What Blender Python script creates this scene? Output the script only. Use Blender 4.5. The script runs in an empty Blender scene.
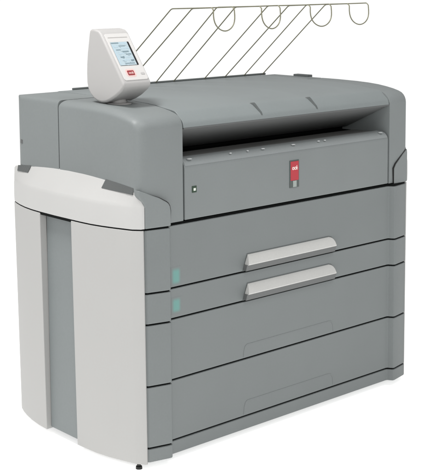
import bpy, bmesh, math, random
from mathutils import Vector, Matrix
random.seed(4)
sc = bpy.context.scene
COL = sc.collection
rad = math.radians

# ------------------------------------------------------------------ materials
def mat(name, rgb, rough=.5, spec=.4, metal=0.0, mottle=.05, bump=.02, bscale=380, emit=0.0, coat=0.0, ramp=None):
    m = bpy.data.materials.new(name); m.use_nodes = True
    nt = m.node_tree; N = nt.nodes; L = nt.links
    b = N['Principled BSDF']
    b.inputs['Roughness'].default_value = rough
    b.inputs['Specular IOR Level'].default_value = spec
    b.inputs['Metallic'].default_value = metal
    b.inputs['Coat Weight'].default_value = coat
    tc = N.new('ShaderNodeTexCoord')
    n1 = N.new('ShaderNodeTexNoise'); n1.inputs['Scale'].default_value = 5; n1.inputs['Detail'].default_value = 4
    n2 = N.new('ShaderNodeTexNoise'); n2.inputs['Scale'].default_value = 160; n2.inputs['Detail'].default_value = 3
    L.new(tc.outputs['Object'], n1.inputs['Vector']); L.new(tc.outputs['Object'], n2.inputs['Vector'])
    ad = N.new('ShaderNodeMath'); ad.operation = 'ADD'
    L.new(n1.outputs['Fac'], ad.inputs[0]); L.new(n2.outputs['Fac'], ad.inputs[1])
    mr = N.new('ShaderNodeMapRange'); mr.inputs['From Min'].default_value = .6; mr.inputs['From Max'].default_value = 1.4
    mr.inputs['To Min'].default_value = 1 - mottle; mr.inputs['To Max'].default_value = 1 + mottle
    L.new(ad.outputs[0], mr.inputs['Value'])
    mx = N.new('ShaderNodeVectorMath'); mx.operation = 'SCALE'
    mx.inputs[0].default_value = rgb
    L.new(mr.outputs[0], mx.inputs['Scale'])
    L.new(mx.outputs[0], b.inputs['Base Color'])
    r2 = N.new('ShaderNodeMapRange'); r2.inputs['To Min'].default_value = max(rough-.06, 0); r2.inputs['To Max'].default_value = rough+.06
    L.new(n1.outputs['Fac'], r2.inputs['Value']); L.new(r2.outputs[0], b.inputs['Roughness'])
    if bump:
        n3 = N.new('ShaderNodeTexNoise'); n3.inputs['Scale'].default_value = bscale; n3.inputs['Detail'].default_value = 2
        L.new(tc.outputs['Object'], n3.inputs['Vector'])
        bp = N.new('ShaderNodeBump'); bp.inputs['Strength'].default_value = bump*4; bp.inputs['Distance'].default_value = .0006
        L.new(n3.outputs['Fac'], bp.inputs['Height']); L.new(bp.outputs[0], b.inputs['Normal'])
    if emit:
        b.inputs['Emission Color'].default_value = (*rgb, 1); b.inputs['Emission Strength'].default_value = emit
    return m

GREY = mat('grey_plastic', (.190, .207, .208), .5, .4)
GREYD = mat('grey_drawer', (.176, .192, .193), .52, .35)
GREYC = mat('grey_cover', (.200, .222, .224), .38, .5)
GREYS = mat('grey_strip', (.195, .215, .218), .5, .35)
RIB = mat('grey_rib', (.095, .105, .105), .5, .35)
WHITE = mat('warm_white_plastic', (.425, .423, .415), .5, .35, mottle=.02)
SHOULD = mat('shoulder_white_lit', (.490, .488, .480), .45, .4, mottle=.02)  # lighter than the panel white: light on the shoulder put into the colour
PANELW = mat('panel_plastic', (.405, .398, .392), .5, .35, mottle=.015)
PANELF = mat('panel_face', (.53, .52, .51), .45, .4, mottle=.015)
GRV = mat('groove_grey', (.33, .32, .31), .5, .3)
HAND = mat('handle_plastic', (.55, .55, .535), .45, .4)
LIPM = mat('handle_lip_shade', (.125, .13, .13), .5, .3)
BLACK = mat('black_core', (.006, .007, .007), .8, .1, bump=0)
DARK = mat('dark_slot', (.105, .108, .108), .45, .3)
TRAY = mat('tray_grey', (.27, .272, .265), .5, .3)
RUB = mat('rubber', (.02, .02, .02), .6, .3)
WIRE = mat('wire_steel', (.19, .185, .125), .4, .5, metal=.35)
RED = mat('logo_red', (.40, .022, .035), .4, .5)
REDD = mat('panel_logo_red', (.24, .025, .03), .4, .5)
PINK = mat('logo_halo', (.60, .44, .42), .5, .3)
LOGOW = mat('logo_white', (.85, .72, .68), .5, .3, bump=0)
BDG = mat('badge_grey', (.085, .10, .095), .5, .3)
BDL = mat('badge_light', (.30, .34, .32), .5, .3)
GRN = mat('indicator_green', (.02, .045, .025), .4, .4)
LED = mat('indicator_white', (.66, .70, .64), .4, .4)
SCR = mat('screen_glass', (.36, .44, .48), .15, .5, emit=.08, bump=0)
SCRD = mat('screen_ink', (.16, .22, .25), .3, .5, bump=0)
SCRM = mat('screen_mid', (.36, .46, .52), .3, .5, bump=0)
SCRK = mat('screen_bezel', (.012, .013, .014), .25, .5, bump=0)
CLIP = mat('clip_plastic', (.58, .60, .60), .35, .5)

def vent_mat():
    m = mat('vent_mesh', (.08, .085, .085), .6, .3)
    nt = m.node_tree; N = nt.nodes; L = nt.links; b = N['Principled BSDF']
    tc = N.new('ShaderNodeTexCoord')
    sx = N.new('ShaderNodeSeparateXYZ'); L.new(tc.outputs['Object'], sx.inputs[0])
    def wave(sgn):
        a = N.new('ShaderNodeMath'); a.operation = 'MULTIPLY_ADD'; L.new(sx.outputs['Z'], a.inputs[0]); a.inputs[1].default_value = sgn*1.2; L.new(sx.outputs['Y'], a.inputs[2])
        k = N.new('ShaderNodeMath'); k.operation = 'MULTIPLY'; L.new(a.outputs[0], k.inputs[0]); k.inputs[1].default_value = 2*math.pi/.011
        c = N.new('ShaderNodeMath'); c.operation = 'SINE'; L.new(k.outputs[0], c.inputs[0]); return c.outputs[0]
    mu = N.new('ShaderNodeMath'); mu.operation = 'MULTIPLY'; L.new(wave(1), mu.inputs[0]); L.new(wave(-1), mu.inputs[1])
    ab = N.new('ShaderNodeMath'); ab.operation = 'ABSOLUTE'; L.new(mu.outputs[0], ab.inputs[0])
    cr = N.new('ShaderNodeValToRGB')
    cr.color_ramp.elements[0].position = .15; cr.color_ramp.elements[0].color = (.18, .19, .19, 1)
    cr.color_ramp.elements[1].position = .55; cr.color_ramp.elements[1].color = (.025, .027, .027, 1)
    L.new(ab.outputs[0], cr.inputs['Fac']); L.new(cr.outputs[0], b.inputs['Base Color'])
    return m
VENT = vent_mat()

def sticker_mat():
    # translucent-looking teal label: pigment thins towards its border
    m = mat('teal_label', (.12, .30, .27), .52, .35)
    nt = m.node_tree; N = nt.nodes; L = nt.links; b = N['Principled BSDF']
    tc = N.new('ShaderNodeTexCoord'); sx = N.new('ShaderNodeSeparateXYZ'); L.new(tc.outputs['Generated'], sx.inputs[0])
    def edge(o, w):
        s = N.new('ShaderNodeMath'); s.operation = 'SUBTRACT'; L.new(o, s.inputs[0]); s.inputs[1].default_value = .5
        a = N.new('ShaderNodeMath'); a.operation = 'ABSOLUTE'; L.new(s.outputs[0], a.inputs[0])
        r = N.new('ShaderNodeMapRange'); r.interpolation_type = 'SMOOTHSTEP'
        r.inputs['From Min'].default_value = .5; r.inputs['From Max'].default_value = w
        L.new(a.outputs[0], r.inputs['Value']); return r.outputs[0]
    mu = N.new('ShaderNodeMath'); mu.operation = 'MULTIPLY'
    L.new(edge(sx.outputs['X'], .16), mu.inputs[0]); L.new(edge(sx.outputs['Z'], .20), mu.inputs[1])
    mix = N.new('ShaderNodeMix'); mix.data_type = 'RGBA'
    L.new(mu.outputs[0], mix.inputs['Factor'])
    mix.inputs[6].default_value = (.176, .192, .193, 1); mix.inputs[7].default_value = (.14, .30, .275, 1)
    L.new(mix.outputs[2], b.inputs['Base Color'])
    return m
TEAL = sticker_mat()

# ------------------------------------------------------------------ helpers
def finish(name, bm, m, parent=None, bevel=0, seg=3, angle=30, weight=False, smooth=35, mats=None):
    bmesh.ops.recalc_face_normals(bm, faces=bm.faces[:])
    me = bpy.data.meshes.new(name); bm.to_mesh(me); bm.free()
    for p in me.polygons: p.use_smooth = True
    me.set_sharp_from_angle(angle=rad(smooth))
    for mm in (mats or [m]): me.materials.append(mm)
    o = bpy.data.objects.new(name, me); COL.objects.link(o)
    if parent: o.parent = parent
    if bevel:
        md = o.modifiers.new('Bevel', 'BEVEL'); md.width = bevel; md.segments = seg
        md.limit_method = 'WEIGHT' if weight else 'ANGLE'; md.angle_limit = rad(angle)
        md.harden_normals = True; md.use_clamp_overlap = True
    return o

def loft(bm, rings, cap=True, mi=0):
    V = [[bm.verts.new(p) for p in r] for r in rings]
    n = len(rings[0]); F = []
    for a, b in zip(V, V[1:]):
        for i in range(n):
            F.append(bm.faces.new((a[i], a[(i+1) % n], b[(i+1) % n], b[i])))
    if cap:
        F.append(bm.faces.new(V[0])); F.append(bm.faces.new(V[-1]))
    for f in F: f.material_index = mi
    return V

def prism_z(pts, z0, z1, bm=None, f0=None):
    bm = bm or bmesh.new()
    f0 = f0 or (lambda p: p)
    loft(bm, [[(*f0(p), z0) for p in pts], [(p[0], p[1], z1) for p in pts]]); return bm

def prism_x(pts, x0, x1, bm=None, mi=0):     # pts (y,z)
    bm = bm or bmesh.new()
    loft(bm, [[(x0, y, z) for y, z in pts], [(x1, y, z) for y, z in pts]], mi=mi); return bm

def box(x0, x1, y0, y1, z0, z1, bm=None, mi=0):
    return prism_x([(y0, z0), (y1, z0), (y1, z1), (y0, z1)], x0, x1, bm, mi)

def cyl(bm, c, r, h, axis='Z', n=20, r2=None, mi=0):
    r2 = r if r2 is None else r2; R = []
    for k, rr in ((0, r), (1, r2)):
        ring = []
        for i in range(n):
            a = 2*math.pi*i/n; u, v = rr*math.cos(a), rr*math.sin(a)
            d = h*k
            ring.append({'Z': (c[0]+u, c[1]+v, c[2]+d), 'X': (c[0]+d, c[1]+u, c[2]+v), 'Y': (c[0]+u, c[1]+d, c[2]+v)}[axis])
        R.append(ring)
    loft(bm, R, mi=mi)

def tube(bm, pts, r, n=8):
    pts = [Vector(p) for p in pts]; R = []; up = None
    for i, p in enumerate(pts):
        t = (pts[min(i+1, len(pts)-1)] - pts[max(i-1, 0)]).normalized()
        if up is None: up = t.orthogonal().normalized()
        up = (up - t*up.dot(t)).normalized(); s = t.cross(up)
        R.append([tuple(p + r*(math.cos(2*math.pi*k/n)*up + math.sin(2*math.pi*k/n)*s)) for k in range(n)])
    loft(bm, R)

def round_path(pts, r, seg=6):
    pts = [Vector(p) for p in pts]; out = [pts[0]]
    for a, b, c in zip(pts, pts[1:], pts[2:]):
        u = (a-b); v = (c-b); d = min(r, u.length*.45, v.length*.45)
        p0 = b+u.normalized()*d; p1 = b+v.normalized()*d
        for k in range(seg+1):
            t = k/seg; out.append((1-t)**2*p0+2*t*(1-t)*b+t*t*p1)
    out.append(pts[-1]); return out

def set_weights(bm, fn, width):
    lay = bm.edges.layers.float.new('bevel_weight_edge')
    for e in bm.edges:
        a, b = e.verts[0].co, e.verts[1].co
        e[lay] = min(1, fn(a, b)/width)

# ------------------------------------------------------------------ the thing
P = bpy.data.objects.new('wide_format_printer', None); COL.objects.link(P)
P['label'] = 'large grey wide format printer with white side panels, paper drawers and wire rack on top'
P['category'] = 'printer'

W = 1.299
Z = [.950, .699, .576, .3305, .0845, .030]
G = .0036      # half gap

# front outline, seen from above: drawers between two pillars that stand proud
FRONT = [(-.126, .004), (-.118, -.004), (-.034, -.0245), (-.023, -.0255), (-.0155, -.018), (-.0105, -.003), (-.004, .000),
         (1.290, .000), (1.2975, -.003), (1.3035, -.013), (1.312, -.024), (1.322, -.025), (1.412, -.006), (1.4225, .003), (1.4235, .010)]
def front_poly(dy=.04):
    return FRONT + [(1.4235, dy), (-.126, dy)]

# dark inner frame that shows in the gaps
core_pts = [(x, y+.009) for x, y in FRONT if -.12 < x < 1.415] + [(1.415, .06), (1.43, .3), (1.43, .6), (1.415, .85), (-.14, .85), (-.180, .62), (-.184, .56), (-.184, .36), (-.180, .30), (-.150, .08), (-.130, .02)]
finish('inner_frame', prism_z(core_pts, .05, Z[0]+.004), BLACK, P)

def drawer(top, bot, label):
    o = finish('drawer', prism_z(front_poly(), bot+G, top-G), GREYD, P, bevel=.0022, seg=2)
    o['label'] = label
    return o
d1 = drawer(Z[0]-.001, Z[1], 'top drawer with light handle and teal label')
d2 = drawer(Z[1], Z[2], 'shallow second drawer with light handle and teal label')
d3 = drawer(Z[2], Z[3], 'third drawer with faint flush grip')
d4 = drawer(Z[3], Z[4], 'bottom drawer with faint flush grip')

def handle(zb, parent):
    # projecting lip: a sloped upper face and an undercut, with slanting ends
    bm = bmesh.new()
    x0t, x0b, x1t, x1b = .409, .383, .893, .922
    zt = zb+.068
    prof = [(.0, 0, 1.0), (-.0035, 0, .955), (-.007, 0, .90), (-.011, 0, .82), (-.0165, 0, .68), (-.024, 0, .47), (-.0255, 0, .42), (-.0245, 0, .37), (-.02, 0, .34), (.0, 0, .34)]
    n = 28; rings = []
    for k in range(n+1):
        t = k/n
        # end rounding on the right end, slanting cut on the left
        ring = []
        for y, s, zz in prof:
            w = 1-zz
            xl = x0t+(x0b-x0t)*w; q = 1-min(1, w*2.4); xr = x1t+(x1b-x1t)*math.sqrt(1-q*q)
            ring.append((xl+(xr-xl)*t, y, zb+.004+(zt-zb-.004)*zz))
        ring += [(ring[-1][0], .006, ring[-1][2]), (ring[0][0], .006, ring[0][2])]
        rings.append(ring)
    loft(bm, rings)
    o = finish('handle', bm, HAND, parent, bevel=.0015, seg=2, angle=25)
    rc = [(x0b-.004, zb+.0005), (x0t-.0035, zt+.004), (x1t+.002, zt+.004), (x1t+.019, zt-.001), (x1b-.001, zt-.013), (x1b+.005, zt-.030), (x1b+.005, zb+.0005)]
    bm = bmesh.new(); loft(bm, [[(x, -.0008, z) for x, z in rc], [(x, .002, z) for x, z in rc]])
    finish('handle_shade_plate', bm, RIB, o)  # dark plate painted in for the shade around the handle
    bm = bmesh.new()
    loft(bm, [[(x, -.022, zb+.004+.072*.33), (x, -.0145, zb+.0015), (x, .002, zb+.0015), (x, .002, zb+.004+.072*.33)] for x in (.387, .923)])
    finish('handle_lip', bm, LIPM, o, bevel=.002, seg=2)  # darker colour carries the shade on the handle's underside
    return o
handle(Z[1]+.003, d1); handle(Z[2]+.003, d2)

def grip(zb, h, parent):
    pts = [(.383, zb+.006), (.386, zb+h*.55), (.393, zb+h*.88), (.404, zb+h), (.896, zb+h), (.915, zb+h*.93), (.925, zb+h*.7), (.928, zb+.006)]
    bm = bmesh.new()
    # raised rim only: outer and inner outline
    c = Vector((.655, zb+h*.35))
    inn = [((x-c.x)*.991+c.x, zb+.006+(z-zb-.006)*.93) for x, z in pts]
    for i in range(len(pts)-1):
        a, b, c1, d = pts[i], pts[i+1], inn[i+1], inn[i]
        q = [(p[0], -.0009, p[1]) for p in (a, b, c1, d)]; q2 = [(p[0], .001, p[1]) for p in (a, b, c1, d)]
        loft(bm, [q, q2])
    bmesh.ops.remove_doubles(bm, verts=bm.verts[:], dist=1e-5)
    finish('finger_grip', bm, GREYD, parent)
grip(Z[3]+.003, .058, d3); grip(Z[4]+.003, .064, d4)

for z0, z1, par in ((.708, .776, d1), (.596, .655, d2)):
    finish('level_label', box(.001, .053, -.0002, .001, z0-.0025, z1+.006), TEAL, par)

# plinth
finish('plinth', prism_z(front_poly(.05), Z[5]-.002, Z[4]-G), GREYD, P, bevel=.003, seg=2)

# ------------------------------------------------------------------ side panels
def mirror(bm):
    bmesh.ops.transform(bm, matrix=Matrix.Translation((1.298, 0, 0)) @ Matrix.Scale(-1, 4, (1, 0, 0)), verts=bm.verts[:])
    return bm
FP = [(-.2225, .350), (-.2215, .290), (-.217, .224), (-.2065, .165), (-.192, .110), (-.177, .062), (-.1695, .038), (-.1665, .029), (-.161, .0215), (-.141, .0005), (-.136, -.0025), (-.1305, -.002),
      (-.1285, .004), (-.1285, .02), (-.160, .12), (-.185, .24), (-.189, .350)]
RP = [(-.2225, .572), (-.2185, .640), (-.209, .705), (-.195, .765), (-.178, .820), (-.163, .858), (-.152, .874), (-.138, .878), (-.130, .870), (-.150, .80), (-.180, .68), (-.189, .60), (-.189, .572)]
def tap(p): 
    return (p[0]+.010 if p[0] < -.15 else p[0]+.004, p[1])
FPR = [(-.2225, .350), (-.2215, .290), (-.217, .224), (-.2065, .165), (-.187, .110), (-.167, .062), (-.152, .028), (-.144, .013), (-.1345, .008), (-.1285, .010),
      (-.1285, .02), (-.150, .12), (-.178, .24), (-.186, .350)]
for side in (0, 1):
    T = mirror if side else (lambda b: b)
    nm = 'right' if side else 'left'
    fp = FPR if side else FP
    o = finish('side_panel', T(prism_z(fp, .022, Z[0]-.003, f0=tap)), WHITE, P, bevel=.003, seg=3)
    o = finish('side_panel', T(prism_z(RP, .022, Z[0]-.003, f0=tap)), WHITE, P, bevel=.003, seg=3)
    finish('side_strip', T(box(-.191, -.178, .352, .570, .030, .934)), GREYS, P, bevel=.002, seg=2)
    # shoulder cover: bowed shell above the seam that slopes in to the housing
    out = [(.878, -.140), (.874, -.152), (.858, -.163), (.820, -.178), (.765, -.195), (.705, -.209), (.640, -.2185), (.572, -.2225), (.460, -.2245),
           (.350, -.2225), (.290, -.2215), (.224, -.217), (.165, -.2065), (.110, -.192), (.062, -.177), (.038, -.1695), (.029, -.1665), (.0215, -.161)]
    if side:
        out = [(y, x) if y > .12 else (y, {.110: -.191, .062: -.175, .038: -.166, .029: -.163, .0215: -.159}[y]) for y, x in out]
    rings = []
    for y, xo in out:
        s = max(0, min(1, (y-.02)/.82)); zt = 1.108+.022*math.sin(math.pi*s)
        if y < .025: zt = 1.090
        if y > .85: zt -= (y-.85)*.6
        xi = -.151
        if xo > -.156: xi = xo+.004
        k = (xi-xo)
        rings.append([(xo+.001, y, Z[0]+.0028), (xo, y, .985), (xo+.001, y, 1.034), (xo+.003 if k > .012 else xo+.0015, y, 1.044), (xo+min(.009, k*.4), y, 1.051),
                      (xo+k*.62+.003*min(1, k*60), y, 1.054+(zt-1.054)*.56), (xi, y, zt), (-.126, y, zt-.004), (-.126, y, Z[0]+.0028)])
    if not side:
        # rounded nose at the front
        rings.append([(-.1425, .0015, Z[0]+.0028), (-.1425, .0015, .985), (-.142, .0015, 1.018), (-.1415, .0015, 1.034), (-.141, .0015, 1.045), (-.140, .0015, 1.053), (-.139, .0, 1.058), (-.1275, .0, 1.050), (-.1275, .0, Z[0]+.0028)])
        rings.append([(-.1365, -.0025, Z[0]+.0035), (-.1365, -.0025, .985), (-.1365, -.0025, 1.012), (-.136, -.0025, 1.024), (-.1355, -.0025, 1.032), (-.135, -.0025, 1.038), (-.133, -.0025, 1.040), (-.1285, -.0035, 1.036), (-.1285, -.0035, Z[0]+.0035)])
    bm = bmesh.new(); loft(bm, rings)
    cap = finish('shoulder_cover', T(bm), SHOULD, P, smooth=30)
    # mesh vents lying on the slope
    for y0, y1, w in ((.030, .205, .9), (.735, .835, .95)):
        bm = bmesh.new(); rr = []
        for k in range(9):
            y = y0+(y1-y0)*k/8
            xo = None
            for (ya, xa), (yb, xb) in zip(out, out[1:]):
                if yb <= y <= ya: xo = xb+(xa-xb)*(y-yb)/(ya-yb)
            s = max(0, min(1, (y-.02)/.82)); zt = 1.108+.022*math.sin(math.pi*s)
            if side and y < .2: xo = min(xo, -.166)
            k2 = -.151-xo
            a = Vector((xo+k2*.66+.002, y, 1.054+(zt-1.054)*.60)); b = Vector((-.1515, y, zt))
            a = b+(a-b)*(1.15 if y < .3 else 1.1)
            nrm = Vector((-(b.z-a.z), 0, (b.x-a.x))).normalized()
            rr.append([tuple(a+nrm*.0025), tuple(b+nrm*.0025), tuple(b-nrm*.004), tuple(a-nrm*.004)])
        loft(bm, rr)
        finish('vent', T(bm), VENT, cap)

gk = [(x+.004, y) for x, y in FP[:8]] + [(-.136, .002), (-.120, .004), (-.100, .03), (-.100, .86), (-.136, .872)] + [(x+.004, y) for x, y in RP[:7]][::-1]
finish('seam_shade_fill', prism_z(gk, Z[0]-.010, Z[0]+.010), BLACK, P)  # black fill added so the open seam looks shaded

# grey shoulder pieces above the pillars
def pillar_cap(poly, yfun):
    bm = bmesh.new()
    loft(bm, [[(x, yfun(x), z) for x, z in poly], [(x, .03, z) for x, z in poly]])
    o = finish('pillar_cap', bm, GREY, P, bevel=.005, seg=3)
    cx = sum(p[0] for p in poly)/len(poly)
    tp = lambda x: 1 if x > 1 else max(0, min(1, (x+.112)/.07))
    pts = []
    for i, (x, z) in enumerate(poly):
        a = poly[i-1]; b = poly[(i+1) % len(poly)]
        t = Vector((b[0]-a[0], b[1]-a[1])).normalized(); n = Vector((t.y, -t.x)) * (-1 if poly[2][1] > poly[0][1] and poly[0][0] < cx else 1)
        if z < .97 or x < -.14: pts.append((x, z)); continue
        pts.append((x+n.x*.0034*tp(x), z+n.y*.0034*tp(x)))
    pts = [((-.128, 1.088) if z > 1.1 else (-.1295, min(z, 1.045))) if x < -.129 else ((x, z) if x < 1 else (min(x, 1.416), z)) for x, z in pts]
    pts = [p for i, p in enumerate(pts) if i == 0 or (Vector(p)-Vector(pts[i-1])).length > 1e-4]
    bm = bmesh.new(); loft(bm, [[(x, yfun(x)+.0055 if x < 1 else yfun(x)+.002, z) for x, z in pts], [(x, .028, z) for x, z in pts]])
    finish('cap_groove_shade', bm, RUB, o)  # dark outline added in place of the shaded groove round the cap
    return o
pillar_cap([(-.127, Z[0]+.0028), (-.127, 1.034), (-.134, 1.052), (-.146, 1.068), (-.153, 1.080), (-.153, 1.104), (-.110, 1.086), (-.064, 1.067), (-.032, 1.048), (-.024, 1.041), (-.018, 1.030), (-.015, 1.012), (-.015, Z[0]+.0028)],
           lambda x: -.003-.0225*(x+.153)/.138)
pillar_cap([(1.325, Z[0]+.0028), (1.325, 1.026), (1.339, 1.045), (1.395, 1.088), (1.426, 1.108), (1.429, 1.09), (1.429, Z[0]+.0028)],
           lambda x: -.009+.008*(x-1.325)/.10)

# ------------------------------------------------------------------ upper housing
def top_profile(y_rear, zb=None, flat=False):
    # (y, z) from front bottom up and over to the rear
    pts = [(0, 1.325), (.002, 1.338), (.007, 1.350), (.015, 1.361), (.027, 1.3705), (.045, 1.3775), (.075, 1.385), (.115, 1.392), (.165, 1.3985), (.225, 1.403), (.300, 1.406), (.42, 1.408)]
    return [p for p in pts if p[0] < y_rear]
def arm(x0, x1, outer, ex, ey):
    zb = Z[0]+.008
    top = top_profile(.52)+[(.520, 1.408)]
    def prof(d):
        pts = [(d, zb)]
        for i, (y, z) in enumerate(top):
            a = top[max(i-1, 0)] if i else (0, 1.2); b = top[min(i+1, len(top)-1)]
            t = Vector((b[0]-a[0], b[1]-a[1])).normalized(); n = Vector((t.y, -t.x))
            q = (y+n.x*d, z+n.y*d)
            if i == len(top)-1: q = (.520, z-d)
            pts.append(q)
        return pts+[(.520, zb)]
    rings = []; K = 8
    for k in range(K+1):
        a = math.pi/2*k/K
        rings.append((outer+math.copysign(ex*(1-math.cos(a)), x0+x1-2*outer), ey*(1-math.sin(a))))
    inner = x1 if outer == x0 else x0
    sg = -1 if outer == x0 else 1
    rings += [(inner+sg*.004, 0), (inner+sg*.001, .001), (inner, .004)]
    bm = bmesh.new()
    loft(bm, [[(x, y, z) for y, z in prof(d)] for x, d in rings])
    return finish('scanner_arm', bm, GREY, P, smooth=40)
arm(-.153, .0685, -.153, .050, .030)
arm(1.2995, 1.4235, 1.4235, .016, .014)

# rear housing, with generously rounded vertical corners
def rr_plan(x0, x1, y0, y1, r, n=8):
    pts = [(x0, y0), (x1, y0)]
    for k in range(n+1):
        a = math.pi/2*k/n; pts.append((x1-r+r*math.cos(a), y1-r+r*math.sin(a)))
    for k in range(n+1):
        a = math.pi/2+math.pi/2*k/n; pts.append((x0+r+r*math.cos(a), y1-r+r*math.sin(a)))
    return pts
pl = rr_plan(-.1525, 1.422, .5265, .872, .075)
bm = bmesh.new(); rings = []
for ins, z in ((0, .97), (0, 1.386), (.0015, 1.394), (.005, 1.401), (.011, 1.4065), (.02, 1.4085)):
    rings.append([(max(-.1525+ins, min(1.422-ins, x)), min(y, .872-ins) if y > .53 else y, z) for x, y in pl])
loft(bm, rings)
rear = finish('rear_housing', bm, GREY, P, smooth=40)
finish('latch', box(-.1535, -.150, .795, .812, 1.205, 1.222), DARK, rear, bevel=.001, seg=1)
finish('hinge_tab', box(1.385, 1.419, .600, .700, 1.405, 1.419), RIB, rear, bevel=.002, seg=2)

# scanner cover between the arms
lip = 1.318
cp = [(.008, lip), (.0, lip+.003), (.0005, 1.328), (.003, 1.339), (.009, 1.349), (.044, 1.3780), (.052, 1.3830), (.060, 1.3855), (.075, 1.3875)] + [(y, z) for y, z in top_profile(.52) if y > .08] + [(.520, 1.4095), (.700, 1.4105), (.850, 1.4105), (.860, 1.4085), (.866, 1.402), (.866, 1.395), (.520, 1.395), (.262, 1.215), (.250, 1.215), (.012, lip)]
bm = prism_x(cp, .0735, 1.2945)
cover = finish('scanner_cover', bm, GREYC, P, bevel=.002, seg=2, angle=60, smooth=45)
# slanted dark underside of the cover
bm = prism_x([(.012, lip-.001), (.014, lip-.004), (.254, 1.203), (.258, 1.213)], .0735, 1.2945)
finish('cover_underside', bm, DARK, cover)
bm = prism_x([(-.0015, lip-.001), (-.0015, lip+.0035), (.010, lip+.0035), (.010, lip-.001)], .0735, 1.2945)
finish('cover_lip', bm, DARK, cover)
def cover_rib(x):
    path = [(.058, 1.3850), (.052, 1.3825), (.044, 1.3780), (.030, 1.3665), (.018, 1.3565), (.009, 1.349), (.003, 1.338)]
    bm = bmesh.new(); rings = []
    for i, (y, z) in enumerate(path):
        w = [.013, .013, .010, .008, .007, .0065, .0055][i]
        h = [.002, .006, .006, .005, .004, .003, .001][i]
        n = Vector((0, -.68, .73)).normalized()
        c = Vector((x, y, z))+Vector((.0015*i, 0, 0))
        rings.append([tuple(c+Vector((-w, 0, 0))-n*.003), tuple(c+Vector((-w*.6, 0, 0))+n*h), tuple(c+Vector((w*.6, 0, 0))+n*h), tuple(c+Vector((w, 0, 0))-n*.003)])
    loft(bm, rings)
    finish('cover_rib', bm, RIB, cover, smooth=50)
cover_rib(.488); cover_rib(.816)

# paper slot: floor, back wall, rollers
bm = prism_x([(.050, 1.150), (.050, 1.1925), (.215, 1.1895), (.220, 1.150)], .0735, 1.2945)
finish('feed_tray', bm, TRAY, P)
bm = box(.0735, 1.2945, .285, .295, 1.15, 1.24)
finish('slot_back', bm, BLACK, P)
finish('slot_floor', box(.0735, 1.2945, .222, .284, 1.150, 1.1870), BLACK, P)

# front panel with softly rounded top edge
pp = [(0, Z[0]+.009), (0, 1.160)]
for k in range(1, 8):
    a = math.pi/2*k/7; pp.append((.040-.040*math.cos(a), 1.160+.037*math.sin(a)))
pp += [(.058, 1.1970), (.058, Z[0]+.010)]
bm = prism_x(pp, .0755, 1.2905)
fpn = finish('front_panel', bm, GREY, P, bevel=.003, seg=2, angle=50)
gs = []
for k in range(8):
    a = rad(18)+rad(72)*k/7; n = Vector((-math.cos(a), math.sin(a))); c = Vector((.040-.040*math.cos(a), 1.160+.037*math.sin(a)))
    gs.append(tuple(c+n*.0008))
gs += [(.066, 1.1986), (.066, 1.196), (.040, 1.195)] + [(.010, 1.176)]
STRIP = mat('top_highlight_plastic', (.265, .285, .288), .3, .5)
finish('top_highlight_strip', prism_x(gs, .080, 1.286), STRIP, fpn, smooth=50)  # lighter shell: the highlight along the panel top put into the colour
# paper guides on the top edge
for x in (.112, .330, .425, .512, .690, .845, .884, 1.252):
    big = x in (.112, 1.252)
    bm = bmesh.new()
    r = .010 if big else random.uniform(.004, .0075); sx_ = random.uniform(1.0, 1.7)
    V = []
    for j in range(5):
        a = math.pi/2*j/4.0
        rr_ = r*math.cos(a)+.0006; zz = .0035*math.sin(a)
        V.append([(x+sx_*rr_*math.cos(2*math.pi*k/14), .014+rr_*math.sin(2*math.pi*k/14), 1.1955+zz) for k in range(14)])
    loft(bm, V)
    finish('paper_guide', bm, CLIP, fpn, smooth=60)
bm = box(.112, .136, -.002, .001, 1.063, 1.089)
ind = finish('indicator', bm, GRN, fpn, bevel=.001, seg=1)
finish('indicator_lamp', box(.119, .131, -.003, -.001, 1.070, 1.081), LED, ind, bevel=.001, seg=1)

def text_mesh(name, body, size, m, parent, M, ext=.0006, squash=1.0):
    cu = bpy.data.curves.new(name, 'FONT'); cu.body = body; cu.size = size; cu.extrude = ext
    cu.align_x = 'CENTER'; cu.align_y = 'CENTER'; cu.offset = size*.02
    t = bpy.data.objects.new(name, cu); COL.objects.link(t)
    dg = bpy.context.evaluated_depsgraph_get(); dg.update()
    me = bpy.data.meshes.new_from_object(t.evaluated_get(dg))
    COL.objects.unlink(t); bpy.data.objects.remove(t)
    me.transform(M @ Matrix.Scale(squash, 4, (1, 0, 0))); me.materials.clear(); me.materials.append(m)
    o = bpy.data.objects.new(name, me); COL.objects.link(o); o.parent = parent
    return o
# badge
bd = finish('badge', box(.653, .709, -.003, .001, 1.016, 1.132), BDG, fpn, bevel=.001, seg=1)
finish('badge_field', box(.657, .705, -.0045, -.002, 1.046, 1.128), RED, bd, bevel=.001, seg=1)
finish('badge_plate', box(.671, .692, -.0045, -.002, 1.018, 1.045), BDL, bd)
text_mesh('badge_lettering', 'océ', .026, LOGOW, bd, Matrix.Translation((.681, -.0048, 1.100)) @ Matrix.Rotation(rad(90), 4, 'X'), squash=.85)

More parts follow.
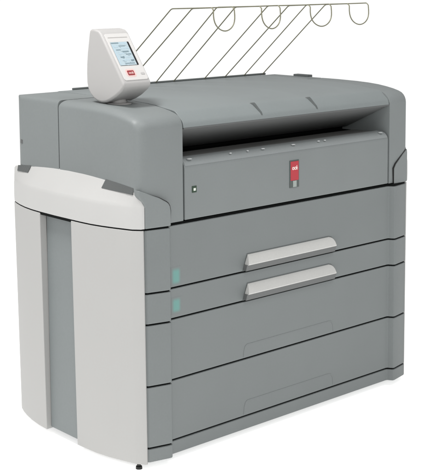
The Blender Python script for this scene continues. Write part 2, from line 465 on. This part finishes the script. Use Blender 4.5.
# ------------------------------------------------------------------ wire rack
bm = bmesh.new(); tube(bm, [(.16, .868, 1.4125), (1.35, .868, 1.4125)], .0055)
rail = finish('rack_rail', bm, RIB, P)
for a, b, yl, yt in ((.345, .460, .128, .395), (.632, .742, .145, .428), (.936, 1.070, .152, .420), (1.200, 1.330, .160, .430)):
    pts = [(a, .868, 1.410), (a, yt, 1.7715), (a, yl+.01, 1.779)]
    A = round_path(pts + [(a, yl, 1.770)], .012)
    U = []
    for k in range(1, 18):
        t = math.pi*k/18
        U.append(Vector(((a+b)/2-(b-a)*.5*math.cos(t)*(1+.10*math.sin(2*t if t < math.pi/2 else 2*(math.pi-t))), yl-.008*math.sin(t), 1.770-.087*math.sin(t)**.78)))
    B = round_path([(b, .868, 1.410), (b, yt, 1.7700), (b, yl+.01, 1.780), (b, yl, 1.770)], .012)
    bm = bmesh.new(); tube(bm, A+U+B[::-1], .0026, 8)
    finish('rack_wire', bm, WIRE, P, smooth=80)

# ------------------------------------------------------------------ control panel
PX0, PX1 = -.090, .050
prof = [(.310, 1.686), (.168, 1.499), (.1655, 1.490), (.168, 1.478), (.185, 1.462), (.220, 1.440), (.256, 1.423), (.285, 1.413), (.312, 1.410),
        (.338, 1.413), (.364, 1.423), (.388, 1.440), (.403, 1.460), (.410, 1.486), (.411, 1.520), (.409, 1.560), (.403, 1.605), (.394, 1.650), (.388, 1.682),
        (.384, 1.694), (.375, 1.700), (.355, 1.701), (.325, 1.696)]
bm = prism_x(prof, PX0, PX1)
def wt(a, b):
    if abs(a.x-b.x) < 1e-5:
        return .010 if a.x < 0 else .012
    return 0
set_weights(bm, wt, .012)
cpn = finish('control_panel', bm, PANELW, P, bevel=.012, seg=5, weight=True, smooth=40)
# frame of the slanted face
A0 = Vector((0, .310, 1.686)); B0 = Vector((0, .168, 1.499)); D = (B0-A0).normalized(); NN = Vector((0, D.z, -D.y)).normalized()
if NN.y > 0: NN = -NN
def face_pt(u, s, h): return Vector((PX0+u, 0, 0))+A0+D*s+NN*h
def face_box(u0, u1, s0, s1, h0, h1, bm=None, mi=0, r=0):
    bm = bm or bmesh.new()
    if r:
        pl = []
        for cx, cy, a0 in ((u1-r, s1-r, 0), (u0+r, s1-r, 90), (u0+r, s0+r, 180), (u1-r, s0+r, 270)):
            for k in range(6):
                a = rad(a0+18*k); pl.append((cx+r*math.cos(a), cy+r*math.sin(a)))
    else: pl = [(u0, s0), (u1, s0), (u1, s1), (u0, s1)]
    loft(bm, [[tuple(face_pt(u, s, h0)) for u, s in pl], [tuple(face_pt(u, s, h1)) for u, s in pl]], mi=mi)
    return bm
fc = finish('fascia', face_box(.012, .130, .006, .228, -.002, .003, r=.010), PANELF, cpn, bevel=.0015, seg=2)
finish('fascia_groove', face_box(.022, .118, .024, .028, .002, .0032), GRV, fc)
finish('screen_bezel', face_box(.022, .113, .048, .160, .002, .0038, r=.003), SCRK, fc)
bm = face_box(.022, .1035, .0485, .159, .003, .0046)
for (u0, u1, s0, s1, k) in [(.024, .060, .051, .056, 1), (.064, .100, .051, .060, 2), (.030, .050, .068, .073, 2), (.055, .085, .066, .070, 1), (.060, .099, .078, .082, 2),
                            (.034, .056, .084, .088, 1), (.062, .092, .092, .098, 1), (.036, .066, .102, .106, 2), (.072, .099, .106, .110, 1), (.040, .060, .118, .124, 1),
                            (.066, .096, .120, .123, 2), (.046, .080, .133, .137, 2), (.084, .099, .134, .142, 1), (.024, .029, .062, .155, 2), (.050, .096, .149, .153, 1)]:
    face_box(u0, u1, s0, s1, .0042, .0050, bm, mi=k)
for k in range(46):
    u0 = random.uniform(.032, .096); s0 = .064+.0021*k; face_box(u0, min(.101, u0+random.uniform(.003, .011)), s0, s0+.0013, .0042, .0049, bm, mi=random.choice((1, 2, 2)))
finish('screen', bm, SCR, fc, mats=[SCR, SCRD, SCRM])
lh = finish('logo_patch', face_box(.032, .080, .176, .214, .002, .0034, r=.012), PINK, fc)
finish('logo_field', face_box(.040, .072, .184, .206, .003, .0045, r=.003), REDD, lh)
M = Matrix((( 1, -D.x, NN.x, 0), (0, -D.y, NN.y, 0), (0, -D.z, NN.z, 0), (0, 0, 0, 1)))
M = Matrix.Translation(face_pt(.056, .195, .0047)) @ M
text_mesh('logo_lettering', 'océ', .016, PINK, lh, M, ext=.0003)
finish('panel_button', face_box(.102, .122, .196, .206, .002, .0045, r=.004), PANELW, fc, bevel=.001, seg=1)
# swivel foot
bm = bmesh.new()
V = []
for r, z in ((.050, 1.3985), (.050, 1.4045), (.046, 1.408), (.030, 1.410), (.026, 1.424)):
    V.append([(-.022+r*math.cos(2*math.pi*k/32), .285+r*math.sin(2*math.pi*k/32), z) for k in range(32)])
loft(bm, V)
finish('swivel_foot', bm, PANELW, cpn, smooth=40)

# ------------------------------------------------------------------ feet
for x, y in ((-.143, .034), (1.38, .08), (-.05, .76), (1.38, .76)):
    bm = bmesh.new(); cyl(bm, (x, y, .0), .013, .010, 'Z', 20, .012); cyl(bm, (x, y, .012), .008, .05, 'Z', 14)
    finish('levelling_foot', bm, RUB, P)

# ------------------------------------------------------------------ white studio floor with added glow
bm = bmesh.new()
R = 160
loft(bm, [[(-R, -R, -.02), (R, -R, -.02), (R, R, -.02), (-R, R, -.02)], [(-R, -R, 0), (R, -R, 0), (R, R, 0), (-R, R, 0)]])
FL = mat('white_glow_floor', (.93, .93, .92), .9, .0, bump=0, mottle=.003)
b = FL.node_tree.nodes['Principled BSDF']; b.inputs['Emission Color'].default_value = (1, 1, .995, 1); b.inputs['Emission Strength'].default_value = .66  # added glow keeps the floor white and washes out shadows
fl = finish('floor', bm, FL); fl['kind'] = 'structure'

# ------------------------------------------------------------------ light
w = bpy.data.worlds.new('World'); sc.world = w; w.use_nodes = True
bg = w.node_tree.nodes['Background']; bg.inputs['Color'].default_value = (1, 1, 1, 1); bg.inputs['Strength'].default_value = .40
def area(name, loc, target, size, power, col=(1, 1, 1), sy=None):
    l = bpy.data.lights.new(name, 'AREA'); l.energy = power; l.size = size; l.color = col
    if sy: l.shape = 'RECTANGLE'; l.size_y = sy
    o = bpy.data.objects.new(name, l); COL.objects.link(o); o.location = loc
    o.rotation_euler = (Vector(target)-Vector(loc)).to_track_quat('-Z', 'Y').to_euler()
    return o
area('softbox_overhead', (.5, -2.0, 4.2), (.6, .1, 1.1), 1.6, 50, (1, .995, .985))
area('softbox_left', (-1.35, .5, 4.7), (-.1, .4, 1.0), 1.0, 150, (1, .99, .975))
area('softbox_front', (-2.6, -3.2, 2.6), (.3, .2, .9), 1.2, 36, (1, .995, .985))

# ------------------------------------------------------------------ camera
f, yaw, pitch, roll = 1194.2, .7238, .1135, -.0074
fw = Vector((math.sin(yaw)*math.cos(pitch), math.cos(yaw)*math.cos(pitch), -math.sin(pitch)))
r = Vector((math.cos(yaw), -math.sin(yaw), 0)); u = r.cross(fw)
r2 = r*math.cos(roll)+u*math.sin(roll); u2 = -r*math.sin(roll)+u*math.cos(roll)
cam = bpy.data.cameras.new('camera'); co = bpy.data.objects.new('camera', cam); COL.objects.link(co)
M = Matrix((( r2.x, u2.x, -fw.x), (r2.y, u2.y, -fw.y), (r2.z, u2.z, -fw.z))).to_4x4()
M.translation = Vector((-2.8828, -3.5145, 1.8933)); co.matrix_world = M
cam.sensor_width = 36; cam.lens = f*36/471; cam.shift_x = .4/471; cam.shift_y = -119.9/471
cam.clip_start = .05; cam.clip_end = 1000
sc.camera = co
sc.view_settings.view_transform = 'Standard'; sc.view_settings.look = 'None'; sc.view_settings.exposure = 0
